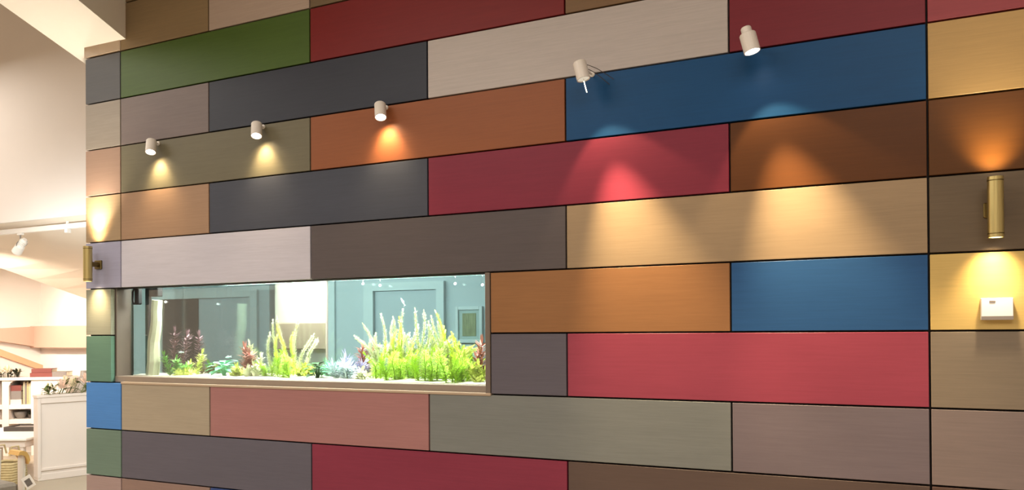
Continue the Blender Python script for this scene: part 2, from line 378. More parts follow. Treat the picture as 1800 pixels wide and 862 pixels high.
# ------------------------------------------------------------------ brass sconces
def sconce(x, label):
    t = thing('wall_sconce', (x, 0, 1.954), label, 'wall lamp', 'brass wall sconces')
    R = Matrix.Translation((0, -.08, 0)); r, h = .0265, .223
    b = lathe(bm_new(), [(r * .86, -h / 2 + .012), (r * .86, -h / 2), (r, -h / 2), (r, h / 2), (r * .86, h / 2), (r * .86, h / 2 - .012)], 36, R, cap=False); finish('body', b, M['brass'], t, False)
    for s in (-1, 1):
        b = lathe(bm_new(), [(r * 1.02, s * (h / 2 - .016)), (r * 1.035, s * (h / 2 - .014)), (r * 1.02, s * (h / 2 - .012))], 36, R, cap=False); finish('ring', b, M['brass_d'], t)
        b = lathe(bm_new(), [(.0005, s * (h / 2 - .006)), (r * .86, s * (h / 2 - .006))], 24, R, cap=False); finish('lens', b, M['lens_w'], t)
        spot('sconce_fill', t, (0, -.08, s * (h / 2 + .003)), (0, -.05, s), 55 if s > 0 and x < 0 else 6, (1, .9, .74), 90, 1, .01)  # added extra spot, boosted on the left to brighten the soffit
        spot('sconce_lamp', t, (0, -.08, s * (h / 2 + .003)), (0, .52, s), 9, (1, .76, .42), 92, 1, .02)
    b = tube(bm_new(), [(0, -.08 + r * .8, 0), (0, .002, 0)], .016, 16); finish('arm', b, M['brass_d'], t)
    b = box(bm_new(), (-.03, -.012, -.028), (.03, .002, .028), bevel=.003); finish('mount_plate', b, M['brass_d'], t)
sconce(-.2, 'brushed brass cylinder wall lamp on the lilac grey panel')
sconce(4.7125, 'brushed brass cylinder wall lamp above the small white wall control')

t = thing('wall_control', (4.722, 0, 1.581), 'white square wall control box on the mustard yellow panel', 'thermostat')
finish('body', box(bm_new(), (-.0515, -.024, -.041), (.0515, .002, .041), bevel=.002), M['tagwhite'], t)
finish('display', box(bm_new(), (-.025, -.0255, .024), (-.006, -.023, .031), bevel=.0005), M['book_grey'], t)
finish('lower_lip', box(bm_new(), (-.051, -.0248, -.0405), (.051, -.02, -.027)), M['book_grey'], t)

# ------------------------------------------------------------------ fish tank
TY0, TY1 = .13, .56
GX0, GX1, GZ0, GZ1 = TX0 + .014, TX1 + .02, TZ0 - .05, 1.86
t = thing('fish_tank', ((GX0 + GX1) / 2, TY0, 0), 'long glass aquarium built into the panel wall', 'aquarium')
ox = -(GX0 + GX1) / 2
def tb(name, lo, hi, m, bev=0):
    return finish(name, box(bm_new(), (lo[0] + ox, lo[1] - TY0, lo[2]), (hi[0] + ox, hi[1] - TY0, hi[2]), bevel=bev), m, t)
tb('front_pane', (GX0, TY0, GZ0), (GX1, TY0 + .008, GZ1), M['glass'])
tb('back_pane', (GX0, TY1 - .008, GZ0), (GX1, TY1, GZ1), M['glass_back'])
tb('side_pane', (GX0, TY0 + .008, GZ0), (GX0 + .008, TY1 - .008, GZ1), M['glass_back'])
tb('side_pane', (GX1 - .008, TY0 + .008, GZ0), (GX1, TY1 - .008, GZ1), M['glass_back'])
tb('base', (GX0, TY0, GZ0 - .04), (GX1, TY1, GZ0), M['black'])
tb('stand', (GX0, TY0, 0), (GX1, TY1, GZ0 - .04), M['dark'], .004)
tb('hood', (GX0, TY0, GZ1 + .01), (GX1, TY1, GZ1 + .12), M['black'], .004)
tb('lamp_baffle', (GX0 + .01, TY0 + .009, 1.825), (GX1 - .01, TY0 + .018, GZ1 + .01), M['black'])  # unseen baffle, added to keep the tank lamp off the front pane
lx = atY(575, 560, TY1 - .01).x
tb('brace', (lx - .005, TY1 - .02, GZ0), (lx + .006, TY1 - .008, GZ1), M['stone_c'])
wt = tb('water', (GX0 + .009, TY0 + .009, GZ0 + .002), (GX1 - .009, TY1 - .009, GZ1 - .004), M['water'])
la = area('tank_lamp', (0, 0, 0), GX1 - GX0 - .1, 80, (1, 1, .93), (0, 0, 0), .3); la.parent = t; la.location = (0, (TY1 - TY0) / 2, GZ1 + .004)
# sand bed
bm = bm_new(); nx, ny = 90, 14; g = []
for i in range(nx + 1):
    g.append([])
    for j in range(ny + 1):
        x = GX0 + .01 + (GX1 - GX0 - .02) * i / nx; y = TY0 + .01 + (TY1 - TY0 - .02) * j / ny
        z = 1.243 + .006 * math.sin(x * 9) * math.cos(y * 14 + x * 3) + random.uniform(-.002, .002)
        g[-1].append(bm.verts.new((x, y, z)))
for i in range(nx):
    for j in range(ny): bm.faces.new((g[i][j], g[i + 1][j], g[i + 1][j + 1], g[i][j + 1]))
b2 = [bm.verts.new(p) for p in ((GX0 + .01, TY0 + .01, GZ0), (GX1 - .01, TY0 + .01, GZ0), (GX1 - .01, TY1 - .01, GZ0), (GX0 + .01, TY1 - .01, GZ0))]
bm.faces.new(b2); bm.faces.new([b2[0], b2[1]] + [g[i][0] for i in range(nx, -1, -1)])
o = finish('aquarium_sand', bm, M['sand'], None, True); tag(o, 'white sand bed on the aquarium floor', 'sand'); o['kind'] = 'stuff'
SZ = 1.238
# overflow column, driftwood post, filter
ov = thing('overflow_column', (atY(261, 600, .245).x, .245, GZ0), 'dark upright overflow column at the end of the aquarium', 'pipe')
finish('shaft', box(bm_new(), (-.016, -.014, 0), (.016, .014, GZ1 - GZ0), bevel=.003), M['black'], ov)
finish('top_box', box(bm_new(), (-.016, -.014, .6), (.10, .03, GZ1 - GZ0), bevel=.004), M['black'], ov)
bm = bm_new(); xb, xt = atY(267, 655, .185), atY(277, 528, .185)
pts = [xb + (xt - xb) * k / 7 + Vector((.006 * math.sin(k * 1.7), 0, 0)) for k in range(8)]; pts[0].z = SZ - .02
tube(bm, pts, .041, 9, .032)
for v in bm.verts: v.co.x += random.uniform(-.003, .003)
tag(finish('driftwood_post', bm, M['drift'], None, False), 'pale upright driftwood trunk standing in the aquarium', 'driftwood')
ft = thing('tank_filter', (atY(240, 522, .111).x, .111, atY(240, 522, .111).z), 'small black filter clipped in the top corner of the aquarium opening', 'filter')
finish('body', box(bm_new(), (-.002, -.02, -.052), (.034, .02, .06), bevel=.008), M['black'], ft)
finish('hose', tube(bm_new(), [(0, 0, .045), (-.022, 0, .05), (-.034, 0, .03), (-.034, 0, -.02), (-.026, 0, -.045), (0, 0, -.045)], .007, 10), M['black'], ft, True)
finish('clip', box(bm_new(), (-.004, -.012, .05), (.03, .022, .075), bevel=.003), M['black'], ft)

# ---- plants
def pm_(name, rgb, n=.25): 
    m = mat(name, rgb, .6, noise=n, scale=25); return m
P = {'lime': pm_('lime_leaf', (214, 234, 124)), 'lime2': pm_('yellow_green_leaf', (186, 226, 66)), 'pale': pm_('pale_green_leaf', (226, 238, 190)),
     'green': pm_('green_leaf', (96, 158, 60)), 'dgreen': pm_('dark_green_leaf', (24, 84, 22)), 'teal': pm_('teal_leaf', (120, 206, 160)),
     'red': pm_('red_brown_leaf', (170, 112, 100)), 'plum': pm_('plum_leaf', (126, 96, 104)), 'blue': pm_('blue_white_leaf', (206, 226, 234)),
     'violet': pm_('violet_leaf', (180, 174, 212)), 'olive': pm_('olive_leaf', (112, 100, 60)), 'stem': pm_('plant_stem', (150, 176, 80)), 'rstem': pm_('red_stem', (120, 80, 66))}
def leaf(bm, base, d, nrm, length, width, droop=.2, n=3):
    d = Vector(d).normalized(); s = d.cross(Vector(nrm))
    if s.length < 1e-4: s = d.orthogonal()
    s.normalize(); up = s.cross(d).normalized(); prev = None
    for i in range(n + 1):
        t = i / n; wv = width * math.sin(PI * min(.97, .12 + .86 * t)) * .5
        c = Vector(base) + d * length * t - up * droop * length * t * t * -1 * (-1)
        a, b = bm.verts.new(c - s * wv), bm.verts.new(c + s * wv)
        if prev: bm.faces.new((prev[0], prev[1], b, a))
        prev = (a, b)
def curve_pts(base, height, lean, sway, n, ph):
    out = []
    for i in range(n + 1):
        t = i / n
        out.append(Vector(base) + Vector((lean[0] * t * t + sway * math.sin(ph + t * 4.2) * t, lean[1] * t + sway * .5 * math.cos(ph + t * 3) * t, height * t)))
    return out
def leafy_stem(bl, bs, base, height, lean, leaf_len, leaf_w, whorls, per, rng, sway=.012, up=.7, hook=0, taper=.6, start=.05):
    n = 12; pts = curve_pts(base, height, lean, sway, n, rng.uniform(0, 6))
    if hook:
        for i, p in enumerate(pts):
            t = i / n
            if t > .6: p.x += hook * (t - .6) * 2.2; p.z -= abs(hook) * (t - .6) ** 2 * 3.4
    tube(bs, pts, .0035, 5, .0015)
    for w_ in range(whorls):
        t = start + (1 - start) * w_ / whorls; i = min(n - 1, int(t * n)); fr_ = t * n - i
        p = pts[i].lerp(pts[i + 1], fr_); tn = (pts[i + 1] - pts[i]).normalized()
        o1 = tn.orthogonal().normalized(); o2 = tn.cross(o1); a0 = rng.uniform(0, 6)
        for k in range(per):
            a = a0 + 2 * PI * k / per + rng.uniform(-.2, .2); rad = o1 * math.cos(a) + o2 * math.sin(a)
            sc = (1 - (1 - taper) * t) * rng.uniform(.75, 1.15)
            leaf(bl, p, rad + tn * up, tn, leaf_len * sc, leaf_w * sc, rng.uniform(-.2, .3), 2)
    # tip tuft
    for k in range(4): leaf(bl, pts[-1], (pts[-1] - pts[-2]).normalized() + Vector((rng.uniform(-.3, .3), rng.uniform(-.3, .3), 0)), (0, 1, 0), leaf_len * .9, leaf_w * .8, 0, 2)
def plant(name, px_x, y, stems, lm, sm, label, group=None, cat='water plant'):
    """stems: list of dx, top pixel y, lean px, kwargs"""
    b0 = atY(px_x, 665, y); rng = random.Random(int(px_x * 13 + y * 100))
    t = thing(name, (b0.x, y, SZ), label, cat, group)
    for dx, topy, leanpx, kw in stems:
        bl, bs = bm_new(), bm_new()
        top = atY(px_x + dx + leanpx, topy, y); bs_ = atY(px_x + dx, 665, y)
        leafy_stem(bl, bs, (bs_.x - b0.x, rng.uniform(-.02, .02), -.004), top.z - SZ, (top.x - bs_.x, rng.uniform(-.03, .03)), rng=rng, **kw)
        st = finish('stalk', bs, P[sm], t); lf = finish('leaves', bl, P[lm], st)
    return t
LIME = dict(leaf_len=.027, leaf_w=.0085, whorls=52, per=6, sway=.026, up=.6)
FUZZ = dict(leaf_len=.045, leaf_w=.006, whorls=34, per=8, sway=.02, up=.35)
def limes(l, k=None): return [(dx, ty, ln, dict(k or LIME, hook=hk)) for dx, ty, ln, hk in l]
G1 = 'tall lime green stem plants in the aquarium'
# left lime clump in front of the bright doorway
plant('stem_plant', 476, .45, limes([(0, 588, -6, 0), (8, 566, 4, 0), (18, 560, 2, 0)]), 'pale', 'stem', 'pale lime stem plant beside the red plant and bright doorway', G1)
plant('stem_plant', 502, .37, limes([(-8, 592, -8, 0), (4, 575, -6, 0), (14, 585, 0, .02)]), 'lime', 'stem', 'upright lime stem plant before the bright doorway', G1)
plant('stem_plant', 522, .46, limes([(-4, 562, -4, 0), (6, 585, 8, .035), (14, 590, 12, .05)]), 'pale', 'stem', 'pale stem plant with hooked tips before the bright doorway', G1)
plant('stem_plant', 476, .25, limes([(-8, 640, -6, 0), (2, 628, -4, 0), (12, 618, 4, 0), (22, 622, 4, 0), (32, 630, 6, 0)], FUZZ), 'lime2', 'stem', 'low yellow-green plant in front of the pale stem plants', G1)
# big right mass
big = [(660, 0.37, [(0, 572, -14, 0), (8, 590, 2, 0)], 'pale'), (676, 0.48, [(0, 556, 2, 0), (8, 558, -2, .02), (14, 570, 2, 0)], 'pale'),
       (694, 0.38, [(0, 588, -4, .03), (10, 562, 4, 0), (16, 580, 4, 0)], 'lime'), (712, 0.48, [(0, 548, -8, 0), (8, 575, 10, 0)], 'pale'),
       (730, 0.39, [(2, 546, 6, 0), (8, 550, 8, 0), (16, 566, 4, .02)], 'pale'), (748, 0.48, [(-6, 600, -12, 0), (6, 592, -6, .03), (14, 598, 8, 0)], 'lime'),
       (770, 0.38, [(0, 580, -10, 0), (10, 560, -12, 0), (14, 570, -6, 0)], 'pale'), (786, 0.48, [(0, 550, -26, 0), (4, 585, -6, 0), (10, 578, -20, 0)], 'lime'),
       (802, 0.38, [(-4, 588, -8, 0), (6, 600, 2, 0), (12, 612, 12, 0)], 'lime'), (820, 0.47, [(-6, 600, -6, 0), (2, 615, 8, 0), (8, 632, 16, 0)], 'lime2')]
bl_ = ['pale leaning stem plant beside the red brown plant, first of the tall clump', 'pale twin-tipped stem plant next to the leaning one in the tall clump', 'lime stem plant with a hooked tip between the twin-tipped plant and the fish',
       'pale stem plant just under the diving fish', 'tallest pale stem plant in the clump, with three tips', 'lime stem plant with a hooked tip beside the tallest plant',
       'pale stem plant between the tallest plant and the long leaning one', 'lime stem plant with a long tip leaning towards the door', 'lime stem plant below the picture frame, behind the front row', 'yellow-green stem plant falling away towards the orange panel, last of the tall clump']
rb_ = random.Random(21)
for (x, y, l, m_), lb in zip(big, bl_):
    top_ = min(q[1] for q in l)
    l = l + [(rb_.uniform(-10, 14), max(top_ + 14, rb_.uniform(578, 606)), rb_.uniform(-16, 14), rb_.choice((0, .04, -.04, .06))) for _ in range(4)]
    plant('stem_plant', x, y, limes(l), m_, 'stem', lb, G1)
front = [(664, 0.28, [(0, 625, -6, 0), (8, 610, 0, 0), (14, 630, 8, 0)]), (688, 0.20, [(-6, 628, -10, 0), (4, 615, 4, .02), (12, 632, 10, 0)]), (714, 0.29, [(-8, 630, -10, 0), (0, 612, 0, 0), (10, 622, 8, 0)]),
         (742, 0.20, [(-8, 625, -8, 0), (2, 612, 4, .02), (12, 628, 8, 0)]), (768, 0.29, [(-8, 622, -6, 0), (2, 618, -2, 0), (12, 628, 10, 0)]), (792, 0.20, [(-8, 612, -4, 0), (2, 618, 4, 0), (10, 630, 12, 0)]), (814, 0.29, [(-8, 628, -6, 0), (0, 635, 4, 0), (8, 645, 14, 0)])]
nth = ('next to the red brown plant', 'second from the red brown plant', 'third from the red brown plant', 'in the middle of its row', 'third from the orange panel end', 'second from the orange panel end', 'at the orange panel end')
for (x, y, l), nn in zip(front, nth):
    plant('stem_plant', x, y, limes(l, FUZZ), 'lime2', 'stem', 'low bushy yellow-green plant in the front row, ' + nn, 'low yellow-green plants in the aquarium')
RED = dict(leaf_len=.058, leaf_w=.017, whorls=15, per=6, sway=.01, up=.55, taper=.9)
plant('red_plant', 309, .32, [(-4, 585, -6, RED), (8, 590, 2, RED)], 'plum', 'rstem', 'plum leaved water plant beside the driftwood trunk')
plant('red_plant', 352, .44, [(0, 592, -4, RED)], 'plum', 'rstem', 'plum leaved water plant with a pale tip before the dark door')
plant('red_plant', 432, .38, [(0, 612, 0, RED), (6, 622, 4, RED)], 'red', 'rstem', 'red bushy water plant beside the broad leaved plant')
plant('red_plant', 642, .48, [(0, 612, -4, RED), (8, 618, 2, RED)], 'red', 'rstem', 'red brown water plant at the edge of the lime clump')
plant('red_plant', 849, .36, [(0, 603, 0, RED), (-4, 630, -6, RED)], 'red', 'rstem', 'red brown water plant at the end beside the orange panel')
GRN = dict(leaf_len=.045, leaf_w=.018, whorls=14, per=5, sway=.008, up=.5, taper=.8)
plant('green_plant', 306, .23, [(-6, 625, -4, GRN), (6, 632, 4, GRN), (14, 645, 8, GRN)], 'green', 'stem', 'small bushy green plant at the foot of the driftwood')
plant('green_plant', 338, .31, [(-12, 650, -8, GRN), (-2, 640, 0, GRN), (10, 622, 6, GRN)], 'lime', 'stem', 'fresh green bushy plant in front of the dark door')
plant('green_plant', 358, .38, [(0, 630, 4, GRN), (8, 645, 6, GRN)], 'olive', 'stem', 'olive brown bushy plant beside the broad leaved plant')
plant('green_plant', 454, .47, [(-8, 605, -10, GRN), (4, 628, 4, GRN), (10, 640, 2, GRN)], 'pale', 'stem', 'pale green plant behind the red bushy plant')
FEA = dict(leaf_len=.075, leaf_w=.008, whorls=14, per=10, sway=.006, up=.45, taper=.9)
plant('feather_plant', 602, .24, [(-10, 645, -6, FEA), (0, 638, 0, FEA), (10, 645, 4, FEA)], 'blue', 'stem', 'feathery blue-white water plant beside the dark green leaves')
plant('feather_plant', 621, .35, [(-4, 630, -4, FEA), (8, 640, 4, FEA)], 'violet', 'stem', 'feathery violet water plant beside the red brown plant')
plant('feather_plant', 577, .42, [(0, 645, 0, FEA), (8, 648, 4, FEA)], 'teal', 'stem', 'feathery green water plant behind the dark green leaves')
for px_, yy_, ty_, lm_, lb_ in ((322, .205, 648, 'lime', 'low lime bush on the sand in front of the plum plant'), (376, .45, 640, 'green', 'low green bush behind the broad teal leaves'), (420, .24, 646, 'lime', 'low lime bush between the broad teal leaves and the red plant'),
                               (446, .22, 644, 'pale', 'low pale bush on the sand beside the red plant'), (538, .36, 640, 'lime', 'low lime bush behind the dark green broad leaves'), (637, .225, 652, 'pale', 'low pale bush in front of the violet feathery plant'), (840, .22, 642, 'lime', 'low lime bush on the sand at the orange panel end')):
    plant('bush_plant', px_, yy_, [(-5, ty_ + 6, -4, GRN), (0, ty_, 0, GRN), (5, ty_ + 8, 4, GRN)], lm_, 'stem', lb_)
def broad(px_x, y, n, ln, wd, lm, label, h=.05):
    b0 = atY(px_x, 665, y); rng = random.Random(px_x)
    t = thing('broad_leaf_plant', (b0.x, y, SZ), label, 'water plant')
    for i in range(n):
        a = 2.4 * i + rng.uniform(-.2, .2); k = (i + .5) / n; bm = bm_new()          # inner leaves stand high, outer ones low
        ca, sa_ = math.cos(a), math.sin(a); hh = h * (1.05 - .75 * k); r0 = .012 + .022 * k
        p = Vector((ca * r0, sa_ * r0, hh)); d = Vector((ca, sa_, .95 - .6 * k))
        tube(bm, [(ca * .004, sa_ * .004, -.006), p * .6, p], .0022, 5)
        leaf(bm, p, d, (0, 0, 1), ln * rng.uniform(.85, 1.1), wd * rng.uniform(.85, 1.1), .75, 6)
        finish('leaf', bm, P[lm], t, True)
broad(394, .26, 18, .075, .06, 'teal', 'round cluster of broad teal green leaves on the sand', h=.085)
broad(558, .25, 16, .06, .05, 'dgreen', 'glossy dark green broad leaved plant on the sand', h=.085)
# ---- fish
def fish(px_x, px_y, y, ang, label, ln=.05):
    c = atY(px_x, px_y, y); t = thing('small_fish', c, label, 'fish', 'small pale fish in the aquarium'); t.rotation_euler = (0, math.radians(ang), 0)
    b = lathe(bm_new(), [(.0006, -ln * .5), (.0045, -ln * .32), (.0065, -ln * .05), (.005, ln * .22), (.0018, ln * .38), (.001, ln * .42)], 10, Matrix.Rotation(PI / 2, 4, 'Y') @ Matrix.Scale(.6, 4, (0, 1, 0)))
    finish('body', b, P['blue'], t, True)
    b = bm_new(); prism(b, [(ln * .36, -.0008, 0), (ln * .56, -.0008, .009), (ln * .5, -.0008, 0), (ln * .56, -.0008, -.009)], (0, .0016, 0)); finish('tail_fin', b, P['blue'], t)
    b = bm_new(); prism(b, [(-ln * .1, -.0006, .005), (ln * .02, -.0006, .012), (ln * .1, -.0006, .004)], (0, .0012, 0)); finish('dorsal_fin', b, P['blue'], t)
fish(708, 531, .3, 60, 'slender pale fish diving above the lime green clump')
fish(401, 628, .3, -8, 'slender pale fish above the broad teal leaves')
fish(318, 620, .24, -4, 'slender pale fish beside the driftwood and bushy plant')
# ---- added glowing beads for spots of reflected light in the tank
for x, y, wh in ((638, 499, 'above the red brown plant'), (668, 502, 'before the door casing above the twin-tipped plant'), (800, 499, 'above the framed picture, beside the door casing'), (848, 501, 'next to the orange panel'), (291, 531, 'beside the driftwood trunk')):
    c = atY(x, y, .50 if x > 400 else .33); t = thing('tank_glint', c, 'tiny glowing white bead added for a light reflection in the aquarium ' + wh, 'light glint', 'glints at the top of the aquarium')
    finish('stem', tube(bm_new(), [(0, 0, 0), (0, 0, GZ1 + .012 - c.z)], .002, 6), M['glass'], t)
    finish('lens', lathe(bm_new(), [(.001, -.004), (.006, -.003), (.0075, 0), (.006, .003), (.001, .004)], 14, Matrix.Rotation(math.radians(70), 4, 'X')), M['lens_w'], t)

# ------------------------------------------------------------------ partition seen through the tank
PY = 2.4
ox0, ox1 = -.967, -.276
bm = bm_new()
box(bm, (-2.95, PY, 0), (ox0, PY + .08, 2.3)); box(bm, (ox1, PY, 0), (5.2, PY + .08, 2.3))
struct('wall_partition', bm, M['partition'])
struct('trim_9', box(bm_new(), (ox1, PY - .02, 0), (ox1 + .1, PY + .1, 2.28), bevel=.003), M['casing'])
d1 = struct('door_1', box(bm_new(), (-2.39, PY - .012, .01), (-1.89, PY + .01, 1.866), bevel=.003), M['dark'])
struct('handle', lathe(bm_new(), [(.009, -.06), (.009, .06)], 12, Matrix.Translation((-1.95, PY - .03, 1.02)) @ Matrix.Rotation(PI / 2, 4, 'Y')), M['brass_d'], d1)
bm = bm_new()
for a, b, c, d in ((-2.46, -2.39, 0, 1.94), (-1.2, -1.1, 0, 1.94), (-2.39, -1.2, 1.866, 1.94)): box(bm, (a, PY - .03, c), (b, PY + .005, d))
struct('trim_10', bm, M['casing'])
d2 = struct('door_2', box(bm_new(), (-1.88, PY - .01, .01), (-1.205, PY + .01, 1.862), bevel=.003), M['door'])
d3 = struct('door_3', box(bm_new(), (.264, PY - .012, .01), (.913, PY + .01, 1.878), bevel=.004), M['door'])
struct('handle', lathe(bm_new(), [(.009, -.06), (.009, .06)], 12, Matrix.Translation((.33, PY - .04, 1.02)) @ Matrix.Rotation(PI / 2, 4, 'Y')), M['brass_d'], d3)
bm = bm_new()
for a, b, c, d in ((.16, .262, 0, 1.95), (.915, .99, 0, 1.95), (.262, .915, 1.88, 1.95)): box(bm, (a, PY - .04, c), (b, PY + .005, d))
struct('trim_11', bm, M['casing'])
pf = thing('picture_frame', (1.224, PY, 1.57), 'pale framed picture hanging behind the aquarium', 'picture')
bm = bm_new()
for lo_, hi_ in (((-.128, -.03, -.155), (-.1, .001, .155)), ((.1, -.03, -.155), (.128, .001, .155)), ((-.1, -.03, .125), (.1, .001, .155)), ((-.1, -.03, -.155), (.1, .001, -.125))): box(bm, lo_, hi_, bevel=.003)
finish('frame', bm, M['casing'], pf)
finish('mount', box(bm_new(), (-.105, -.015, -.13), (.105, .001, .13)), M['artmat'], pf)
finish('print', box(bm_new(), (-.065, -.018, -.097), (.065, -.012, .097)), M['art'], pf)

# ------------------------------------------------------------------ lighting track in the back office
RZ, RY = 2.508, 1.42
ra, rb = atY(0, 407.5, RY), atY(150, 397.5, RY); RZ = (ra.z + rb.z) / 2
t = thing('lighting_track', (-2.4, RY, RZ), 'white ceiling lighting track hanging from the bulkhead', 'track')
finish('rail', box(bm_new(), (-3.4, -.019, -.024), (5.5, .019, .024), bevel=.002), M['white_metal'], t)
for x in (atY(119, 390, RY).x, -3.9, .2):
    finish('hanger', lathe(bm_new(), [(.014, .02), (.014, .115)], 14, Matrix.Translation((x + 2.4, 0, 0))), M['white_metal'], t)
    finish('ceiling_plate', lathe(bm_new(), [(.05, .085), (.05, .097), (.03, .1)], 20, Matrix.Translation((x + 2.4, 0, 0))), M['stone_c'], t)
    finish('feed_box', box(bm_new(), (x + 2.4 - .018, -.022, -.06), (x + 2.4 + .018, .022, -.02), bevel=.003), M['white_metal'], t)
def head(x, d, label, power=40):
    t = thing('track_spotlight', (x, RY, RZ - .024), label, 'spotlight', 'spotlights on the lighting track')
    finish('adapter', box(bm_new(), (-.035, -.014, -.018), (.035, .014, .002), bevel=.003), M['white_metal'], t)
    finish('stem', lathe(bm_new(), [(.006, -.06), (.006, -.012)], 10), M['stone_c'], t)
    R = Matrix.Translation((-.0, 0, -.125)) @ aim(d) @ Matrix.Scale(1.35, 4)
    finish('yoke', tube(bm_new(), [R @ Vector((.03, 0, 0)), R @ Vector((.036, 0, .03)), (0, 0, -.055), R @ Vector((-.036, 0, .03)), R @ Vector((-.03, 0, 0))], .004, 8), M['stone_c'], t)
    b = lathe(bm_new(), [(.001, .07), (.016, .07), (.02, .06), (.022, .02), (.03, .0), (.034, -.05), (.034, -.062), (.029, -.062), (.028, -.055)], 24, R, cap=False); finish('body', b, M['white_metal'], t)
    for k in range(3):
        b = lathe(bm_new(), [(.019, .052 - k * .014), (.027, .052 - k * .014), (.027, .048 - k * .014), (.019, .048 - k * .014)], 20, R, cap=False); finish('cooling_fin', b, M['white_metal'], t)
    finish('lens', lathe(bm_new(), [(.0005, -.056), (.028, -.056)], 20, R, cap=False), M['lens_w'], t)
    spot('track_lamp', t, R @ Vector((0, 0, -.068)), d, power, (1, .88, .74), 95, .8, .03)
head(atY(36, 425, RY).x, (-1, 0.05, -.85), 'chrome white track spotlight tilted down beside the brass wall lamp', 160)
head(-4.3, (-.3, .8, -.55), 'added unseen track spotlight brightening the corner of the back office', 180)  # this head and the next are unseen, added to brighten the back walls
head(-5.2, (.4, .8, -.55), 'added unseen track spotlight at the end of the track above the bookcase', 180)

# ------------------------------------------------------------------ furniture in the back office
# planter divider with flowers
pa, pb = atZ(67, 847, 0), atZ(152, 836, 0)
ang = math.atan2(pb.y - pa.y, pb.x - pa.x)
t = thing('planter_divider', (pa.x, pa.y, 0), 'white panelled planter divider standing on the floor behind the wall end', 'planter', rz=ang)
LN, TK, HT = 1.1, .13, .885           # local x runs along the face, local +y is its back side
finish('body', box(bm_new(), (.0, .012, .06), (LN, TK, HT - .05), bevel=.003), M['white_lac'], t)
for nm, lo_, hi_ in (('stile', (-.004, -.004, .03), (.028, TK + .004, HT - .02)), ('stile', (LN - .03, -.004, .03), (LN, TK + .004, HT - .02)), ('rail', (.028, -.004, HT - .09), (LN - .03, .02, HT - .02)), ('rail', (.028, -.004, .1), (LN - .03, .02, .13)), ('plinth', (.0, .0, 0), (LN, TK, .07)), ('trough', (-.012, -.012, HT - .03), (LN + .01, TK + .012, HT))):
    finish(nm, box(bm_new(), lo_, hi_, bevel=.004), M['white_lac'], t)
def rose(bm, c, r, rng):
    c = Vector(c)
    for ring, (n, rr, hh, op) in enumerate(((3, .35, .75, .1), (5, .62, .55, .5), (6, .95, .2, 1.0))):
        for k in range(n):
            a = 2 * PI * k / n + ring * .5 + rng.uniform(-.1, .1); ca, sa = math.cos(a), math.sin(a)
            g_ = []
            for i in range(4):
                u_ = (i - 1.5) / 1.5; row = []
                for j in range(3):
                    v_ = j / 2; rad = r * rr * (.35 + .65 * v_ ** .7) * (1 - .12 * u_ * u_); z = r * (hh - .5 + v_ * .9 - .25 * op * v_ * v_ - .15 * u_ * u_ * v_)
                    aa = a + u_ * (1.25 / n * 2.4) * .5
                    row.append(bm.verts.new(c + Vector((math.cos(aa) * rad, math.sin(aa) * rad, z))))
                g_.append(row)
            for i in range(3):
                for j in range(2): bm.faces.new((g_[i][j], g_[i + 1][j], g_[i + 1][j + 1], g_[i][j + 1]))
def bouquet(name, loc, rz, label, roses, leaves, lm, rng, rm=('rose', 'rose_p')):
    t = thing(name, loc, label, 'flowers', rz=rz)
    for i, (x, y, z, r) in enumerate(roses):
        b = bm_new(); rose(b, (x, y, z), r, rng); o = finish('rose', b, M[rm[i % len(rm)]], t, True)
        b = tube(bm_new(), [(x, y, z - r * .3), (x * .9, y * .9, 0)], .004, 5); finish('stem', b, M[lm], o)
    for x, y, z, ln in leaves:
        b = bm_new(); d = Vector((rng.uniform(-1, 1), rng.uniform(-1, .6), rng.uniform(-.1, .9)))
        leaf(b, (x, y, z), d, (0, 0, 1), ln, ln * .42, .25, 4); tube(b, [(x, y, z), (x * .9, y * .9, 0)], .002, 4); finish('leaf', b, M[lm], t, True)
    return t
rng = random.Random(3)
rs = [(.12, .02, .06, .055), (.22, -.06, .08, .075), (.34, .0, .09, .06), (.45, -.07, .13, .075), (.53, .05, .17, .065), (.62, -.05, .11, .07), (.29, .07, .13, .055)]
lv = [(.05 + .62 * i / 70, rng.uniform(-.05, .1), rng.uniform(.0, .05 + .1 * min(1, i / 35)), rng.uniform(.07, .12)) for i in range(70)]
du = Vector((math.cos(ang), math.sin(ang), 0))
bouquet('flower_arrangement', pa + Vector((0, 0, HT)) + Vector((-math.sin(ang), math.cos(ang), 0)) * .05, ang, 'cream and blush roses with green leaves on the white planter', rs, lv, 'leaf', rng)

# book shelf
sa, sb = atD(-60, 664, 9.5), atD(150, 662, 9.75)
ang2 = math.atan2(sb.y - sa.y, sb.x - sa.x); SL = (Vector((sb.x, sb.y)) - Vector((sa.x, sa.y))).length; SH = .975
t = thing('book_shelf', (sa.x, sa.y, 0), 'low white open bookcase with books against the far wall', 'bookcase', rz=ang2)
def sx(px): return SL * (px + 60) / 210
bz = lambda py: SH - (py - 664) / F * 9.55
finish('top', box(bm_new(), (sx(-10), -.02, SH - .035), (sx(118), .36, SH), bevel=.004), M['white_lac'], t)
finish('back_panel', box(bm_new(), (sx(-9), .33, 0), (sx(115), .35, SH - .03)), M['white_lac'], t)
for x0, x1 in ((sx(-9), sx(-4)), (sx(2), sx(14)), (sx(53), sx(115))): finish('upright', box(bm_new(), (x0, 0, 0), (x1, .33, SH - .034), bevel=.003), M['white_lac'], t)
for py0, py1 in ((712, 720), (738, 746)): finish('shelf', box(bm_new(), (sx(-8), .005, bz(py1)), (sx(54), .33, bz(py0)), bevel=.003), M['white_lac'], t)
